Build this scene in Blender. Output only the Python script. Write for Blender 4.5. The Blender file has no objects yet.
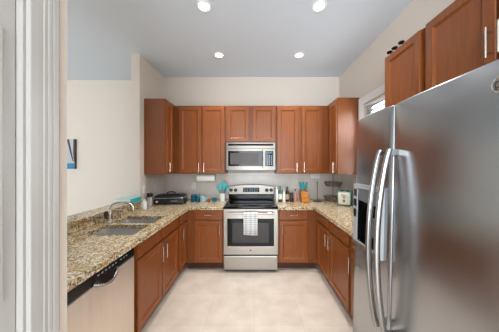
import bpy, bmesh, math, random
from mathutils import Vector, Matrix
random.seed(7)
C = bpy.context.scene
COL = C.collection
PI = math.pi

# ------------------------------------------------------------------ camera, sky, lights, exposure
H = 1.50
cam_d = bpy.data.cameras.new('camera'); cam = bpy.data.objects.new('camera', cam_d); COL.objects.link(cam)
cam.location = (0, 0, H); cam.rotation_euler = (PI/2, 0, 0)
cam_d.sensor_width = 36; cam_d.lens = 36*196/499
cam_d.shift_x = -4.5/499; cam_d.shift_y = -0.5/499
cam_d.clip_start = 0.02
C.camera = cam

C.view_settings.view_transform = 'Standard'; C.view_settings.look = 'None'
C.view_settings.gamma = 1; C.view_settings.use_curve_mapping = False
C.view_settings.exposure = 0.42
C.cycles.caustics_reflective = False; C.cycles.caustics_refractive = False; C.cycles.sample_clamp_indirect = 6.0

world = bpy.data.worlds.new('daylight'); C.world = world; world.use_nodes = True
bg = world.node_tree.nodes['Background']; bg.inputs[0].default_value = (0.80, 0.90, 1.0, 1); bg.inputs[1].default_value = 4.0

def area(name, loc, target, sx, sy, power, col=(1, 1, 1), shape='RECTANGLE', spread=PI):
    l = bpy.data.lights.new(name, 'AREA'); l.shape = shape; l.size = sx
    if shape in ('RECTANGLE', 'ELLIPSE'): l.size_y = sy
    l.energy = power; l.color = col; l.spread = spread
    o = bpy.data.objects.new(name, l); COL.objects.link(o); o.location = loc
    o.rotation_euler = (Vector(target)-Vector(loc)).to_track_quat('-Z', 'Y').to_euler()
    return o
DAY = (0.87, 0.94, 1.0)
area('fill_rear', (-0.55, -3.7, 1.55), (-0.55, 0, 1.30), 3.7, 2.3, 172, DAY)          # broad fill light added behind the camera, at an invented opening
area('fill_side', (-5.40, -0.2, 1.5), (0, -0.2, 1.4), 1.4, 1.4, 3, DAY)              # weak fill added from the unseen left side of the living room
area('daylight_kitchen', (1.60, 2.28, 1.72), (0, 2.28, 1.3), 0.70, 1.2, 18, (0.88, 0.95, 1.0))  # the window behind the fridge
LAMPS = [(-0.486, 1.905), (0.632, 1.905), (-0.49, 2.75), (0.632, 2.75)]

# ------------------------------------------------------------------ materials
def lin(c):
    c = c/255.0
    return c/12.92 if c <= 0.04045 else ((c+0.055)/1.055)**2.4
def rgb(r, g, b): return (lin(r), lin(g), lin(b), 1)

def mat(name, col, rough=0.5, metal=0.0, var=0.06, scale=8.0, stretch=(1, 1, 1), bump=0.0, spec=0.5, trans=0.0, aniso=0.0, coat=0.0, rvar=0.0, detail=3, alpha=1.0, ior=1.45):
    m = bpy.data.materials.new(name); m.use_nodes = True
    nt = m.node_tree; b = nt.nodes['Principled BSDF']
    b.inputs['Roughness'].default_value = rough; b.inputs['Metallic'].default_value = metal
    b.inputs['Specular IOR Level'].default_value = spec; b.inputs['Transmission Weight'].default_value = trans
    b.inputs['Anisotropic'].default_value = aniso; b.inputs['Coat Weight'].default_value = coat
    b.inputs['Coat Roughness'].default_value = 0.4; b.inputs['Alpha'].default_value = alpha; b.inputs['IOR'].default_value = ior
    tc = nt.nodes.new('ShaderNodeTexCoord'); mp = nt.nodes.new('ShaderNodeMapping'); mp.inputs['Scale'].default_value = stretch
    nz = nt.nodes.new('ShaderNodeTexNoise'); nz.inputs['Scale'].default_value = scale; nz.inputs['Detail'].default_value = detail
    nt.links.new(tc.outputs['Object'], mp.inputs['Vector']); nt.links.new(mp.outputs['Vector'], nz.inputs['Vector'])
    rp = nt.nodes.new('ShaderNodeValToRGB')
    lo = tuple(max(0, c*(1-var)) for c in col[:3])+(1,); hi = tuple(min(1, c*(1+var)) for c in col[:3])+(1,)
    rp.color_ramp.elements[0].position = 0.3; rp.color_ramp.elements[1].position = 0.7
    rp.color_ramp.elements[0].color = lo; rp.color_ramp.elements[1].color = hi
    nt.links.new(nz.outputs['Fac'], rp.inputs['Fac']); nt.links.new(rp.outputs['Color'], b.inputs['Base Color'])
    if bump:
        bp = nt.nodes.new('ShaderNodeBump'); bp.inputs['Strength'].default_value = bump; bp.inputs['Distance'].default_value = 0.002
        nt.links.new(nz.outputs['Fac'], bp.inputs['Height']); nt.links.new(bp.outputs['Normal'], b.inputs['Normal'])
    if rvar:
        mr = nt.nodes.new('ShaderNodeMapRange'); mr.inputs['To Min'].default_value = rough-rvar; mr.inputs['To Max'].default_value = rough+rvar
        nt.links.new(nz.outputs['Fac'], mr.inputs['Value']); nt.links.new(mr.outputs['Result'], b.inputs['Roughness'])
    return m

def emis(name, col, s):
    m = bpy.data.materials.new(name); m.use_nodes = True; b = m.node_tree.nodes['Principled BSDF']
    b.inputs['Base Color'].default_value = col; b.inputs['Emission Color'].default_value = col; b.inputs['Emission Strength'].default_value = s
    return m

M = {}
M['wall'] = mat('wall_paint', rgb(222, 212, 200), 0.85, var=0.015, scale=60, bump=0.06)
M['wall_cream'] = mat('wall_paint_hall', rgb(228, 219, 208), 0.85, var=0.02, scale=90, bump=0.35)
M['ceiling'] = mat('ceiling_paint', rgb(220, 230, 240), 0.9, var=0.01, scale=40, bump=0.05)
M['white'] = mat('white_gloss_paint', rgb(187, 184, 180), 0.35, var=0.01, scale=10)
M['plastic_white'] = mat('white_plastic', rgb(236, 236, 234), 0.35, var=0.01)
M['wood'] = mat('cherry_wood', rgb(133, 71, 26), 0.37, var=0.18, scale=3.0, stretch=(22, 22, 1.6), bump=0.03, coat=0.08, detail=6)
M['wood_panel'] = mat('cherry_side_panel', rgb(124, 67, 27), 0.37, var=0.18, scale=4.0, stretch=(26, 26, 1.2), bump=0.02, coat=0.08, detail=6)
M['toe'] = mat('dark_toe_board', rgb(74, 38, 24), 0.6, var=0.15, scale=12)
M['steel'] = mat('brushed_steel', rgb(164, 158, 150), 0.32, 1.0, var=0.025, scale=4, stretch=(1, 1, 60), rvar=0.02)
M['steel_fridge'] = mat('fridge_brushed_steel', rgb(174, 177, 181), 0.26, 1.0, var=0.012, scale=3, stretch=(1, 1, 90))
def wobble(m, scale, strength):
    """gentle unevenness of pressed sheet metal"""
    nt = m.node_tree; b = nt.nodes['Principled BSDF']; tc = nt.nodes.new('ShaderNodeTexCoord'); nz = nt.nodes.new('ShaderNodeTexNoise')
    nz.inputs['Scale'].default_value = scale; nz.inputs['Detail'].default_value = 1; bp = nt.nodes.new('ShaderNodeBump')
    bp.inputs['Strength'].default_value = strength; bp.inputs['Distance'].default_value = 0.02
    nt.links.new(tc.outputs['Object'], nz.inputs['Vector']); nt.links.new(nz.outputs['Fac'], bp.inputs['Height']); nt.links.new(bp.outputs['Normal'], b.inputs['Normal'])
wobble(M['steel_fridge'], 3.0, 0.35)
M['steel_dw'] = mat('warm_brushed_steel', rgb(236, 224, 210), 0.48, 1.0, var=0.03, scale=3, stretch=(60, 60, 1), rvar=0.03)
M['steel_bar'] = mat('satin_steel_bar', rgb(158, 156, 154), 0.26, 1.0, var=0.02)
M['nickel'] = mat('satin_nickel', rgb(214, 208, 198), 0.25, 1.0, var=0.02)
M['chrome'] = mat('chrome', rgb(225, 226, 228), 0.1, 1.0, var=0.01)
M['sink'] = mat('sink_steel', rgb(206, 205, 203), 0.38, 0.75, var=0.04, scale=5, stretch=(40, 1, 1))
M['black'] = mat('black_enamel', rgb(14, 14, 16), 0.2, var=0.1)
M['glass_black'] = mat('black_glass', rgb(10, 10, 11), 0.08, var=0.05, spec=0.3)
M['black_matte'] = mat('black_matte_plastic', rgb(14, 14, 15), 0.85, var=0.1, spec=0.05)
M['silver'] = mat('silver_plastic', rgb(176, 177, 178), 0.35, var=0.03)
M['steel_micro'] = mat('microwave_steel', rgb(134, 129, 122), 0.38, 1.0, var=0.025, scale=4, stretch=(1, 1, 60))
M['oven_glass'] = mat('oven_window', rgb(48, 40, 36), 0.12, var=0.1, scale=20)
M['micro_glass'] = mat('microwave_window', rgb(84, 79, 77), 0.35, var=0.12, scale=120, spec=0.25)
M['grey_dark'] = mat('dark_grey_plastic', rgb(52, 52, 54), 0.45, var=0.08)
M['grey_mid'] = mat('grey_plastic', rgb(120, 120, 122), 0.4, var=0.06)
M['ring'] = mat('burner_print', rgb(64, 64, 66), 0.2, var=0.05)
M['button'] = mat('button_print', rgb(150, 165, 180), 0.4, var=0.05)
M['teal'] = mat('teal_ceramic', rgb(18, 118, 138), 0.25, var=0.08)
M['teal_dark'] = mat('dark_teal_glass', rgb(8, 92, 118), 0.18, var=0.12)
M['teal_light'] = mat('turquoise_silicone', rgb(58, 176, 182), 0.45, var=0.1)
M['pale_blue'] = mat('pale_blue_ceramic', rgb(168, 208, 218), 0.3, var=0.04)
M['mint'] = mat('mint_enamel', rgb(118, 186, 172), 0.3, var=0.04)
M['cream'] = mat('cream_enamel', rgb(232, 228, 214), 0.35, var=0.03)
M['red'] = mat('red_glaze', rgb(176, 58, 52), 0.35, var=0.08)
M['green_glass'] = mat('green_bottle_glass', rgb(58, 92, 70), 0.12, var=0.1)
M['dark_glass'] = mat('dark_bottle_glass', rgb(36, 26, 24), 0.1, var=0.1)
M['rose'] = mat('rose_liquid_glass', rgb(188, 128, 108), 0.15, var=0.08)
M['label_white'] = mat('paper_label', rgb(214, 214, 200), 0.7, var=0.12, scale=40)
M['label_tan'] = mat('tan_paper_label', rgb(176, 150, 116), 0.7, var=0.15, scale=40)
M['block'] = mat('honey_wood', rgb(196, 124, 48), 0.45, var=0.15, scale=5, stretch=(14, 14, 1))
M['paper'] = mat('paper_towel', rgb(240, 240, 238), 0.95, var=0.02, scale=60, bump=0.3)
M['brown_wire'] = mat('bronze_wire', rgb(96, 80, 66), 0.4, 0.7, var=0.1)
M['brown_mesh'] = mat('bronze_mesh', rgb(160, 146, 130), 0.5, 0.2, var=0.12, scale=90, alpha=0.5)
M['navy'] = mat('black_blue_enamel', rgb(24, 29, 38), 0.3, var=0.12)
M['clear'] = mat('clear_plastic', rgb(216, 220, 220), 0.1, var=0.02, alpha=0.55)
M['canvas'] = mat('canvas_sky', rgb(188, 192, 196), 0.8, var=0.10, scale=6)
M['canvas_blue'] = mat('canvas_blue', rgb(64, 132, 172), 0.8, var=0.2, scale=30)
M['canvas_dark'] = mat('canvas_dark', rgb(74, 66, 62), 0.8, var=0.2)
M['grout_line'] = mat('gap_shadow', rgb(30, 24, 22), 0.8)

def towel_mat():
    m = bpy.data.materials.new('striped_towel'); m.use_nodes = True; nt = m.node_tree; b = nt.nodes['Principled BSDF']
    b.inputs['Roughness'].default_value = 0.95
    tc = nt.nodes.new('ShaderNodeTexCoord')
    acc = []
    for sc, d in ((11, 'Z'), (5, 'X')):
        w = nt.nodes.new('ShaderNodeTexWave'); w.bands_direction = d; w.inputs['Scale'].default_value = sc; w.inputs['Distortion'].default_value = 0.6
        nt.links.new(tc.outputs['Object'], w.inputs['Vector'])
        r = nt.nodes.new('ShaderNodeValToRGB'); r.color_ramp.elements[0].position = 0.42; r.color_ramp.elements[1].position = 0.6
        r.color_ramp.elements[0].color = rgb(168, 170, 172); r.color_ramp.elements[1].color = rgb(228, 226, 222)
        nt.links.new(w.outputs['Fac'], r.inputs['Fac']); acc.append(r)
    mx = nt.nodes.new('ShaderNodeMix'); mx.data_type = 'RGBA'; mx.inputs['Factor'].default_value = 0.35
    nt.links.new(acc[0].outputs['Color'], mx.inputs['A']); nt.links.new(acc[1].outputs['Color'], mx.inputs['B'])
    nt.links.new(mx.outputs['Result'], b.inputs['Base Color'])
    return m
M['towel'] = towel_mat()

def granite_mat():
    m = bpy.data.materials.new('speckled_granite'); m.use_nodes = True; nt = m.node_tree; b = nt.nodes['Principled BSDF']
    b.inputs['Roughness'].default_value = 0.14; b.inputs['Specular IOR Level'].default_value = 0.35
    tc = nt.nodes.new('ShaderNodeTexCoord')
    def noise(scale, detail=3, rough=0.6):
        n = nt.nodes.new('ShaderNodeTexNoise'); n.inputs['Scale'].default_value = scale; n.inputs['Detail'].default_value = detail; n.inputs['Roughness'].default_value = rough
        nt.links.new(tc.outputs['Object'], n.inputs['Vector']); return n
    def ramp(src, stops):
        r = nt.nodes.new('ShaderNodeValToRGB'); e = r.color_ramp.elements
        while len(e) < len(stops): e.new(0.5)
        for el, (p, c) in zip(e, stops): el.position = p; el.color = c
        nt.links.new(src, r.inputs['Fac']); return r
    def mix(fac, a, bcol):
        x = nt.nodes.new('ShaderNodeMix'); x.data_type = 'RGBA'
        nt.links.new(fac, x.inputs['Factor']); nt.links.new(a, x.inputs['A'])
        if isinstance(bcol, tuple): x.inputs['B'].default_value = bcol
        else: nt.links.new(bcol, x.inputs['B'])
        return x.outputs['Result']
    K, W = (0, 0, 0, 1), (1, 1, 1, 1)
    base = ramp(noise(22, 5).outputs['Fac'], [(0.30, rgb(128, 92, 52)), (0.43, rgb(184, 152, 100)), (0.56, rgb(212, 190, 146)), (0.70, rgb(202, 194, 180))])
    f1 = ramp(noise(70, 4, 0.65).outputs['Fac'], [(0.50, K), (0.58, W)])
    c1 = mix(f1.outputs['Color'], base.outputs['Color'], rgb(100, 80, 60))
    v = nt.nodes.new('ShaderNodeTexVoronoi'); v.inputs['Scale'].default_value = 90; nt.links.new(tc.outputs['Object'], v.inputs['Vector'])
    f2 = ramp(v.outputs['Color'], [(0.70, K), (0.78, W)])
    c2 = mix(f2.outputs['Color'], c1, rgb(226, 220, 206))
    f3 = ramp(noise(58, 5, 0.7).outputs['Fac'], [(0.575, K), (0.62, W)])
    c3 = mix(f3.outputs['Color'], c2, rgb(48, 42, 40))
    nt.links.new(c3, b.inputs['Base Color'])
    return m
M['granite'] = granite_mat()

def tile_mat(name, c1, c2, grout, bw, rh, offset, rough, mortar, axes='XY', nscale=2.0, bumps=0.25):
    m = bpy.data.materials.new(name); m.use_nodes = True; nt = m.node_tree; b = nt.nodes['Principled BSDF']
    b.inputs['Roughness'].default_value = rough
    tc = nt.nodes.new('ShaderNodeTexCoord'); mp = nt.nodes.new('ShaderNodeMapping')
    nt.links.new(tc.outputs['Object'], mp.inputs['Vector'])
    if axes == 'XZ': mp.inputs['Rotation'].default_value = (PI/2, 0, 0)
    if axes == 'YZ': mp.inputs['Rotation'].default_value = (PI/2, 0, PI/2)
    br = nt.nodes.new('ShaderNodeTexBrick'); br.offset = offset; br.inputs['Scale'].default_value = 1
    br.inputs['Brick Width'].default_value = bw; br.inputs['Row Height'].default_value = rh; br.inputs['Mortar Size'].default_value = mortar
    br.inputs['Color1'].default_value = c1; br.inputs['Color2'].default_value = c2; br.inputs['Mortar'].default_value = grout
    vec = mp.outputs['Vector']
    if axes != 'XY':
        sp = nt.nodes.new('ShaderNodeSeparateXYZ'); cb = nt.nodes.new('ShaderNodeCombineXYZ')
        nt.links.new(tc.outputs['Object'], sp.inputs[0])
        nt.links.new(sp.outputs['X' if axes == 'XZ' else 'Y'], cb.inputs['X']); nt.links.new(sp.outputs['Z'], cb.inputs['Y'])
        vec = cb.outputs[0]
    nt.links.new(vec, br.inputs['Vector'])
    nz = nt.nodes.new('ShaderNodeTexNoise'); nz.inputs['Scale'].default_value = nscale; nz.inputs['Detail'].default_value = 6
    nt.links.new(tc.outputs['Object'], nz.inputs['Vector'])
    r = nt.nodes.new('ShaderNodeValToRGB'); r.color_ramp.elements[0].position = 0.35; r.color_ramp.elements[1].position = 0.68
    r.color_ramp.elements[0].color = (0.84, 0.82, 0.79, 1); r.color_ramp.elements[1].color = (1, 1, 1, 1)
    nt.links.new(nz.outputs['Fac'], r.inputs['Fac'])
    mx = nt.nodes.new('ShaderNodeMix'); mx.data_type = 'RGBA'; mx.blend_type = 'MULTIPLY'; mx.inputs['Factor'].default_value = 1
    nt.links.new(br.outputs['Color'], mx.inputs['A']); nt.links.new(r.outputs['Color'], mx.inputs['B'])
    nt.links.new(mx.outputs['Result'], b.inputs['Base Color'])
    bp = nt.nodes.new('ShaderNodeBump'); bp.inputs['Strength'].default_value = bumps; bp.inputs['Distance'].default_value = 0.002; bp.invert = True
    nt.links.new(br.outputs['Fac'], bp.inputs['Height']); nt.links.new(bp.outputs['Normal'], b.inputs['Normal'])
    return m
M['floor'] = tile_mat('floor_tile', rgb(230, 217, 203), rgb(227, 213, 199), rgb(217, 203, 188), 0.46, 0.46, 0.0, 0.34, 0.003, nscale=5, bumps=0.1)
M['tile_back'] = tile_mat('grey_wall_tile', rgb(228, 220, 211), rgb(222, 214, 205), rgb(212, 204, 195), 0.33, 0.165, 0.5, 0.3, 0.003, 'XZ')
M['tile_side'] = tile_mat('grey_wall_tile_side', rgb(228, 220, 211), rgb(222, 214, 205), rgb(212, 204, 195), 0.33, 0.165, 0.5, 0.3, 0.003, 'YZ')

# ------------------------------------------------------------------ mesh helpers
class MB:
    def __init__(s): s.bm = bmesh.new()
    def box(s, x0, x1, y0, y1, z0, z1):
        r = bmesh.ops.create_cube(s.bm, size=1.0)
        for v in r['verts']:
            v.co = Vector(((x0+x1)/2+v.co.x*(x1-x0), (y0+y1)/2+v.co.y*(y1-y0), (z0+z1)/2+v.co.z*(z1-z0)))
        return s
    def loops(s, rings, cap0=True, cap1=True, closed=True):
        R = [[s.bm.verts.new(p) for p in ring] for ring in rings]
        n = len(R[0])
        for a, b in zip(R, R[1:]):
            for i in range(n if closed else n-1):
                j = (i+1) % n
                try: s.bm.faces.new((a[i], a[j], b[j], b[i]))
                except ValueError: pass
        if cap0: s.bm.faces.new(list(reversed(R[0])))
        if cap1: s.bm.faces.new(R[-1])
        return s
    def lathe(s, prof, c=(0, 0, 0), n=24, axis='z', cap0=True, cap1=True):
        rings = []
        for r, h in prof:
            ring = []
            for i in range(n):
                a = 2*PI*i/n; u, v = r*math.cos(a), r*math.sin(a)
                p = {'z': (u, v, h), 'y': (u, -h, v), 'x': (h, u, v)}[axis]
                ring.append((c[0]+p[0], c[1]+p[1], c[2]+p[2]))
            rings.append(ring)
        return s.loops(rings, cap0, cap1)
    def tube(s, pts, r, n=10, flat=1.0, closed=False):
        pts = [Vector(p) for p in pts]; rings = []; up = None; m = len(pts)
        for i, p in enumerate(pts):
            if closed: t = (pts[(i+1) % m]-pts[i-1]).normalized()
            else: t = (pts[min(i+1, m-1)]-pts[max(i-1, 0)]).normalized()
            if up is None:
                up = Vector((0, 0, 1)) if abs(t.z) < 0.9 else Vector((1, 0, 0))
            a = t.cross(up).normalized(); b = a.cross(t).normalized(); up = b
            rr = r[i] if isinstance(r, (list, tuple)) else r
            rings.append([p+a*rr*math.cos(2*PI*k/n)+b*rr*flat*math.sin(2*PI*k/n) for k in range(n)])
        if closed: rings.append(rings[0])
        return s.loops(rings, not closed, not closed)
    def prism(s, poly, y0, y1, plane='xz'):
        f = (lambda u, v, w: (u, w, v)) if plane == 'xz' else ((lambda u, v, w: (u, v, w)) if plane == 'xy' else (lambda u, v, w: (w, u, v)))
        return s.loops([[f(u, v, y0) for u, v in poly], [f(u, v, y1) for u, v in poly]])
    def build(s, name, m, parent=None, bevel=0.0, smooth=False, seg=2, loc=None):
        bm = s.bm
        if bevel:
            bmesh.ops.remove_doubles(bm, verts=bm.verts[:], dist=1e-5)
            bm.normal_update()
            ed = [e for e in bm.edges if len(e.link_faces) == 2 and e.calc_face_angle(0) > 0.6]
            bmesh.ops.bevel(bm, geom=ed, offset=bevel, segments=seg, profile=0.6, affect='EDGES', clamp_overlap=True)
        bmesh.ops.recalc_face_normals(bm, faces=bm.faces[:])
        me = bpy.data.meshes.new(name); bm.to_mesh(me); bm.free()
        o = bpy.data.objects.new(name, me); COL.objects.link(o); me.materials.append(M[m] if isinstance(m, str) else m)
        if smooth:
            for p in me.polygons: p.use_smooth = True
            try: me.set_sharp_from_angle(angle=math.radians(40))
            except Exception: pass
        if parent: o.parent = parent
        if loc: o.location = loc
        return o

def tag(o, label, cat, group=None):
    o['label'] = label; o['category'] = cat
    if group: o['group'] = group
    return o
def thing(name, label, cat, loc=(0, 0, 0), rz=0.0, group=None):
    o = bpy.data.objects.new(name, None); COL.objects.link(o); o.location = loc; o.rotation_euler = (0, 0, rz)
    o.empty_display_size = 0.1
    return tag(o, label, cat, group)
def struct(o): o['kind'] = 'structure'; return o
def B(*a): return MB().box(*a)

def cells(us, vs, keep, w0, w1, mp):
    """slab on a grid of cells; holes where keep() is false; mp(u, v, w) -> xyz"""
    b = MB(); bm = b.bm; V = {}
    def vert(u, v, w):
        k = (u, v, w)
        if k not in V: V[k] = bm.verts.new(mp(us[u], vs[v], w1 if w else w0))
        return V[k]
    nu, nv = len(us)-1, len(vs)-1
    K = [[keep((us[i]+us[i+1])/2, (vs[j]+vs[j+1])/2) for j in range(nv)] for i in range(nu)]
    def on(i, j): return 0 <= i < nu and 0 <= j < nv and K[i][j]
    for i in range(nu):
        for j in range(nv):
            if not K[i][j]: continue
            for w in (0, 1): bm.faces.new([vert(i, j, w), vert(i+1, j, w), vert(i+1, j+1, w), vert(i, j+1, w)])
            for di, dj, e in ((-1, 0, ((i, j), (i, j+1))), (1, 0, ((i+1, j), (i+1, j+1))), (0, -1, ((i, j), (i+1, j))), (0, 1, ((i, j+1), (i+1, j+1)))):
                if not on(i+di, j+dj):
                    (a, c), (d, f) = e
                    bm.faces.new([vert(a, c, 0), vert(d, f, 0), vert(d, f, 1), vert(a, c, 1)])
    return b

def rrect(x0, x1, y0, y1, r, z, n=5):
    pts = []
    for cx, cy, a0 in ((x1-r, y1-r, 0), (x0+r, y1-r, PI/2), (x0+r, y0+r, PI), (x1-r, y0+r, 1.5*PI)):
        for k in range(n+1):
            a = a0+PI/2*k/n; pts.append((cx+r*math.cos(a), cy+r*math.sin(a), z))
    return pts

# ------------------------------------------------------------------ room
XL, XR, YB, ZC = -1.585, 1.495, 3.44, 3.05
struct(B(-5.6, 1.62, -4.1, 3.70, -0.08, 0.0).build('floor', 'floor'))
struct(B(-5.7, 1.62, -4.2, 3.70, ZC, ZC+0.08).build('ceiling', 'ceiling'))
struct(B(XL-0.12, 1.62, YB, YB+0.12, 0, ZC).build('wall_back', 'wall'))
struct(B(-5.6, XL-0.121, 3.56, 3.68, 0, ZC).build('wall_living_room', 'wall'))
struct(B(XL-0.12, XL, 2.72, YB-0.001, 0, ZC).build('wall_left', 'wall'))
WY0, WY1, WZ0, WZ1 = 1.90, 2.66, 1.10, 2.33
struct(cells([-4.1, WY0, WY1, YB-0.001], [0, WZ0, WZ1, ZC], lambda u, v: not (WY0 < u < WY1 and WZ0 < v < WZ1), XR, XR+0.12, lambda u, v, w: (w, u, v)).build('wall_right', 'wall'))
struct(B(-1.76, -0.68, 0.602, 0.713, 0, ZC).build('wall_near_left', 'wall_cream'))
struct(cells([-0.55, -0.24, 0.601], [0, 2.06, ZC], lambda u, v: u < -0.24 or v > 2.06, -0.80, -0.68, lambda u, v, w: (w, u, v)).build('wall_hall', 'wall_cream'))
# far shell of the house (behind and left of the camera), with made-up openings cut for the fill lights and sky
struct(cells([-5.6, -2.4, 1.3, 1.494], [0, 0.25, 2.7, ZC], lambda u, v: not (-2.4 < u < 1.3 and 0.25 < v < 2.7), -4.1, -3.98, lambda u, v, w: (u, w, v)).build('wall_rear', 'wall'))
struct(cells([-3.97, -0.9, 0.5, 3.55], [0, 0.8, 2.2, ZC], lambda u, v: not (-0.9 < u < 0.5 and 0.8 < v < 2.2), -5.62, -5.5, lambda u, v, w: (w, u, v)).build('wall_living_side', 'wall'))

# half wall with the granite ledge
struct(B(XL-0.12, XL, 0.714, 2.719, 0, 0.985).build('wall_half', 'wall'))

# baseboard in the living room
struct(B(-5.49, XL-0.13, 3.545, 3.559, 0, 0.12).build('baseboard_living_room', 'white', bevel=0.003))

# tile backsplash under the wall cabinets
struct(cells([XL+0.010, -0.46, 0.36, XR-0.010], [0.917, 1.368], lambda u, v: True, YB-0.010, YB-0.001, lambda u, v, w: (u, w, v)).build('wall_back_tile', 'tile_back'))
struct(B(XL+0.001, XL+0.010, 2.722, YB-0.011, 0.917, 1.368).build('wall_left_tile', 'tile_side'))
struct(B(XR-0.010, XR-0.001, 2.78, YB-0.011, 0.917, 1.368).build('wall_right_tile', 'tile_side'))

# window on the right wall
w1 = struct(bpy.data.objects.new('window_1', None)); COL.objects.link(w1); w1.location = (XR, (WY0+WY1)/2, WZ0)
hw = (WY1-WY0)/2; hh = WZ1-WZ0
def wcell(y0, y1, z0, z1, x0, x1, m): return cells([y0-m, y0, y1, y1+m], [z0-m, z0, z1, z1+m], lambda u, v: not (y0 < u < y1 and z0 < v < z1), x0, x1, lambda u, v, w: (w, u, v))
wcell(-hw, hw, 0, hh, -0.022, -0.001, 0.095).build('window_casing', 'plastic_white', w1, bevel=0.004)
wcell(-hw+0.045, hw-0.045, 0.045, hh-0.045, 0.045, 0.085, 0.044).build('window_frame', 'white', w1, bevel=0.003)
B(0.05, 0.08, -hw+0.046, hw-0.046, hh/2-0.02, hh/2+0.02).build('window_rail', 'white', w1)
gl = B(0.062, 0.066, -hw+0.045, hw-0.045, 0.045, hh-0.045).build('window_pane', mat('window_glass', (1, 1, 1, 1), 0.02, trans=1.0, var=0.0, ior=1.1), w1)
sl = MB()
for k in range(22):
    z = hh-0.06-k*0.052
    sl.loops([[(0.014, -hw+0.02, z+0.004), (0.014, hw-0.02, z+0.004), (0.040, hw-0.02, z-0.004), (0.040, -hw+0.02, z-0.004)],
              [(0.013, -hw+0.02, z+0.002), (0.013, hw-0.02, z+0.002), (0.039, hw-0.02, z-0.006), (0.039, -hw+0.02, z-0.006)]])
sl.box(0.008, 0.043, -hw+0.015, hw-0.015, hh-0.04, hh-0.003)
sl.build('window_blind', 'plastic_white', w1)

# hall door with its casing
dr = struct(bpy.data.objects.new('door_1', None)); COL.objects.link(dr); dr.location = (-0.70, -0.232, 0.0)
dw = 0.806
pan = cells([0, 0.035, 0.365, 0.435, dw-0.028, dw], [0.01, 0.25, 1.12-0.18, 1.12, 1.885, 2.05], lambda u, v: True, -0.035, 0.0, lambda u, v, w: (w, u, v))
pan.build('door_slab', 'white', dr)
pb = MB()
for u0, u1 in ((0.035, 0.365), (0.435, dw-0.028)):
    for z0, z1 in ((0.25, 0.94), (1.12, 1.885)):
        ring = lambda m, x: [(x, u0+m, z0+m), (x, u1-m, z0+m), (x, u1-m, z1-m), (x, u0+m, z1-m)]
        pb.loops([ring(0, 0.0), ring(0.006, 0.007), ring(0.016, 0.007), ring(0.022, 0.002), ring(0.050, 0.009)], cap0=False)
pb.build('door_moulding', 'white', dr)
prof = [(0.0, 0.0), (0.0, 0.012), (0.003, 0.0135), (0.022, 0.0138), (0.036, 0.0132), (0.039, 0.0146), (0.046, 0.0146), (0.049, 0.0136), (0.053, 0.0152), (0.062, 0.0154), (0.065, 0.0146), (0.069, 0.0158), (0.083, 0.016), (0.088, 0.014), (0.088, 0.0)]
cs = MB()
cs.loops([[(-0.679+v, 0.583+u, z) for u, v in prof] for z in (0.0, 2.06)])
cs.loops([[(-0.679+v, y, 2.061+u) for u, v in prof] for y in (-0.33, 0.671)])
cs.loops([[(-0.679+v, -0.242-u, z) for u, v in prof] for z in (0.0, 2.06)])
struct(cs.build('trim_1', 'white'))
struct(B(-0.799, -0.681, 0.577, 0.600, 0, 2.058).build('trim_2', 'white'))
struct(B(-1.76, -0.681, 0.7145, 0.726, 0, 0.10).build('baseboard_near_left', 'white', bevel=0.003)) if False else None

# ------------------------------------------------------------------ cabinets
def front_bm(x0, x1, z0, z1, panel=True, t=0.020, rail=0.055, y=-0.001):
    b = MB()
    def ring(m, d): return [(x0+m, y-d, z0+m), (x1-m, y-d, z0+m), (x1-m, y-d, z1-m), (x0+m, y-d, z1-m)]
    R = [ring(0, 0), ring(0, t-0.004), ring(0.004, t)]
    if panel: R += [ring(rail, t), ring(rail+0.004, t-0.004), ring(rail+0.012, t-0.009), ring(rail+0.016, t-0.011)]
    else: R += [ring(0.012, t)]
    return b.loops(R)
def pull(parent, x, z, vert=True, L=0.15, y=-0.021, r=0.0045):
    b = MB(); so = 0.032; h = L/2
    d = (lambda s: (x, y-so, z+s)) if vert else (lambda s: (x+s, y-so, z))
    e = (lambda s, yy: (x, yy, z+s)) if vert else (lambda s, yy: (x+s, yy, z))
    b.tube([d(-h), d(h)], r, 10)
    for s in (-h*0.68, h*0.68): b.tube([e(s, y), e(s, y-so)], r*0.8, 8)
    return b.build('handle', 'nickel', parent, smooth=True)
def cabinet(name, label, loc, rz, w, depth, z0, z1, doors=(), drawers=(), cat='cabinet', group=None, toe=0.0, hollow=False):
    """x across the front, -y out of the front; doors (x0,x1,z0,z1,handle x,handle z)"""
    t = thing(name, label, cat, loc, rz, group)
    if hollow:
        hb_ = B(0, w, 0, 0.020, z0+toe, z1); hb_.box(0, w, 0.0202, depth, z0+toe, z0+toe+0.02)
        for a, c in ((0, 0.018), (w-0.018, w)): hb_.box(a, c, 0.0202, depth-0.02, z0+toe+0.0202, z1)
        hb_.box(0, w, depth-0.0198, depth, z0+toe+0.0202, z1)
        hb_.build('body', 'wood_panel', t)
    else: B(0, w, 0, depth, z0+toe, z1).build('body', 'wood_panel', t, bevel=0.002)
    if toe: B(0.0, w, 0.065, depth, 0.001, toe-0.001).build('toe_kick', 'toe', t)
    for x0, x1, a, c, hx, hz in doors:
        d = front_bm(x0, x1, a, c).build('door', 'wood', t)
        if hx is not None: pull(d, hx, hz)
    for x0, x1, a, c, hx in drawers:
        d = front_bm(x0, x1, a, c, panel=False).build('drawer', 'wood', t)
        if hx is not None: pull(d, hx, (a+c)/2, vert=False, L=0.10)
    return t
GB, GU = 'base cabinets under the granite', 'wall cabinets'
TOE = 0.11; ZT = 0.879; DZ0, DZ1, RZ0, RZ1 = 0.125, 0.715, 0.735, 0.868
L90, R90 = PI/2, -PI/2
XFL, XFR, YF = -0.97, 0.905, 2.80
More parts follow.
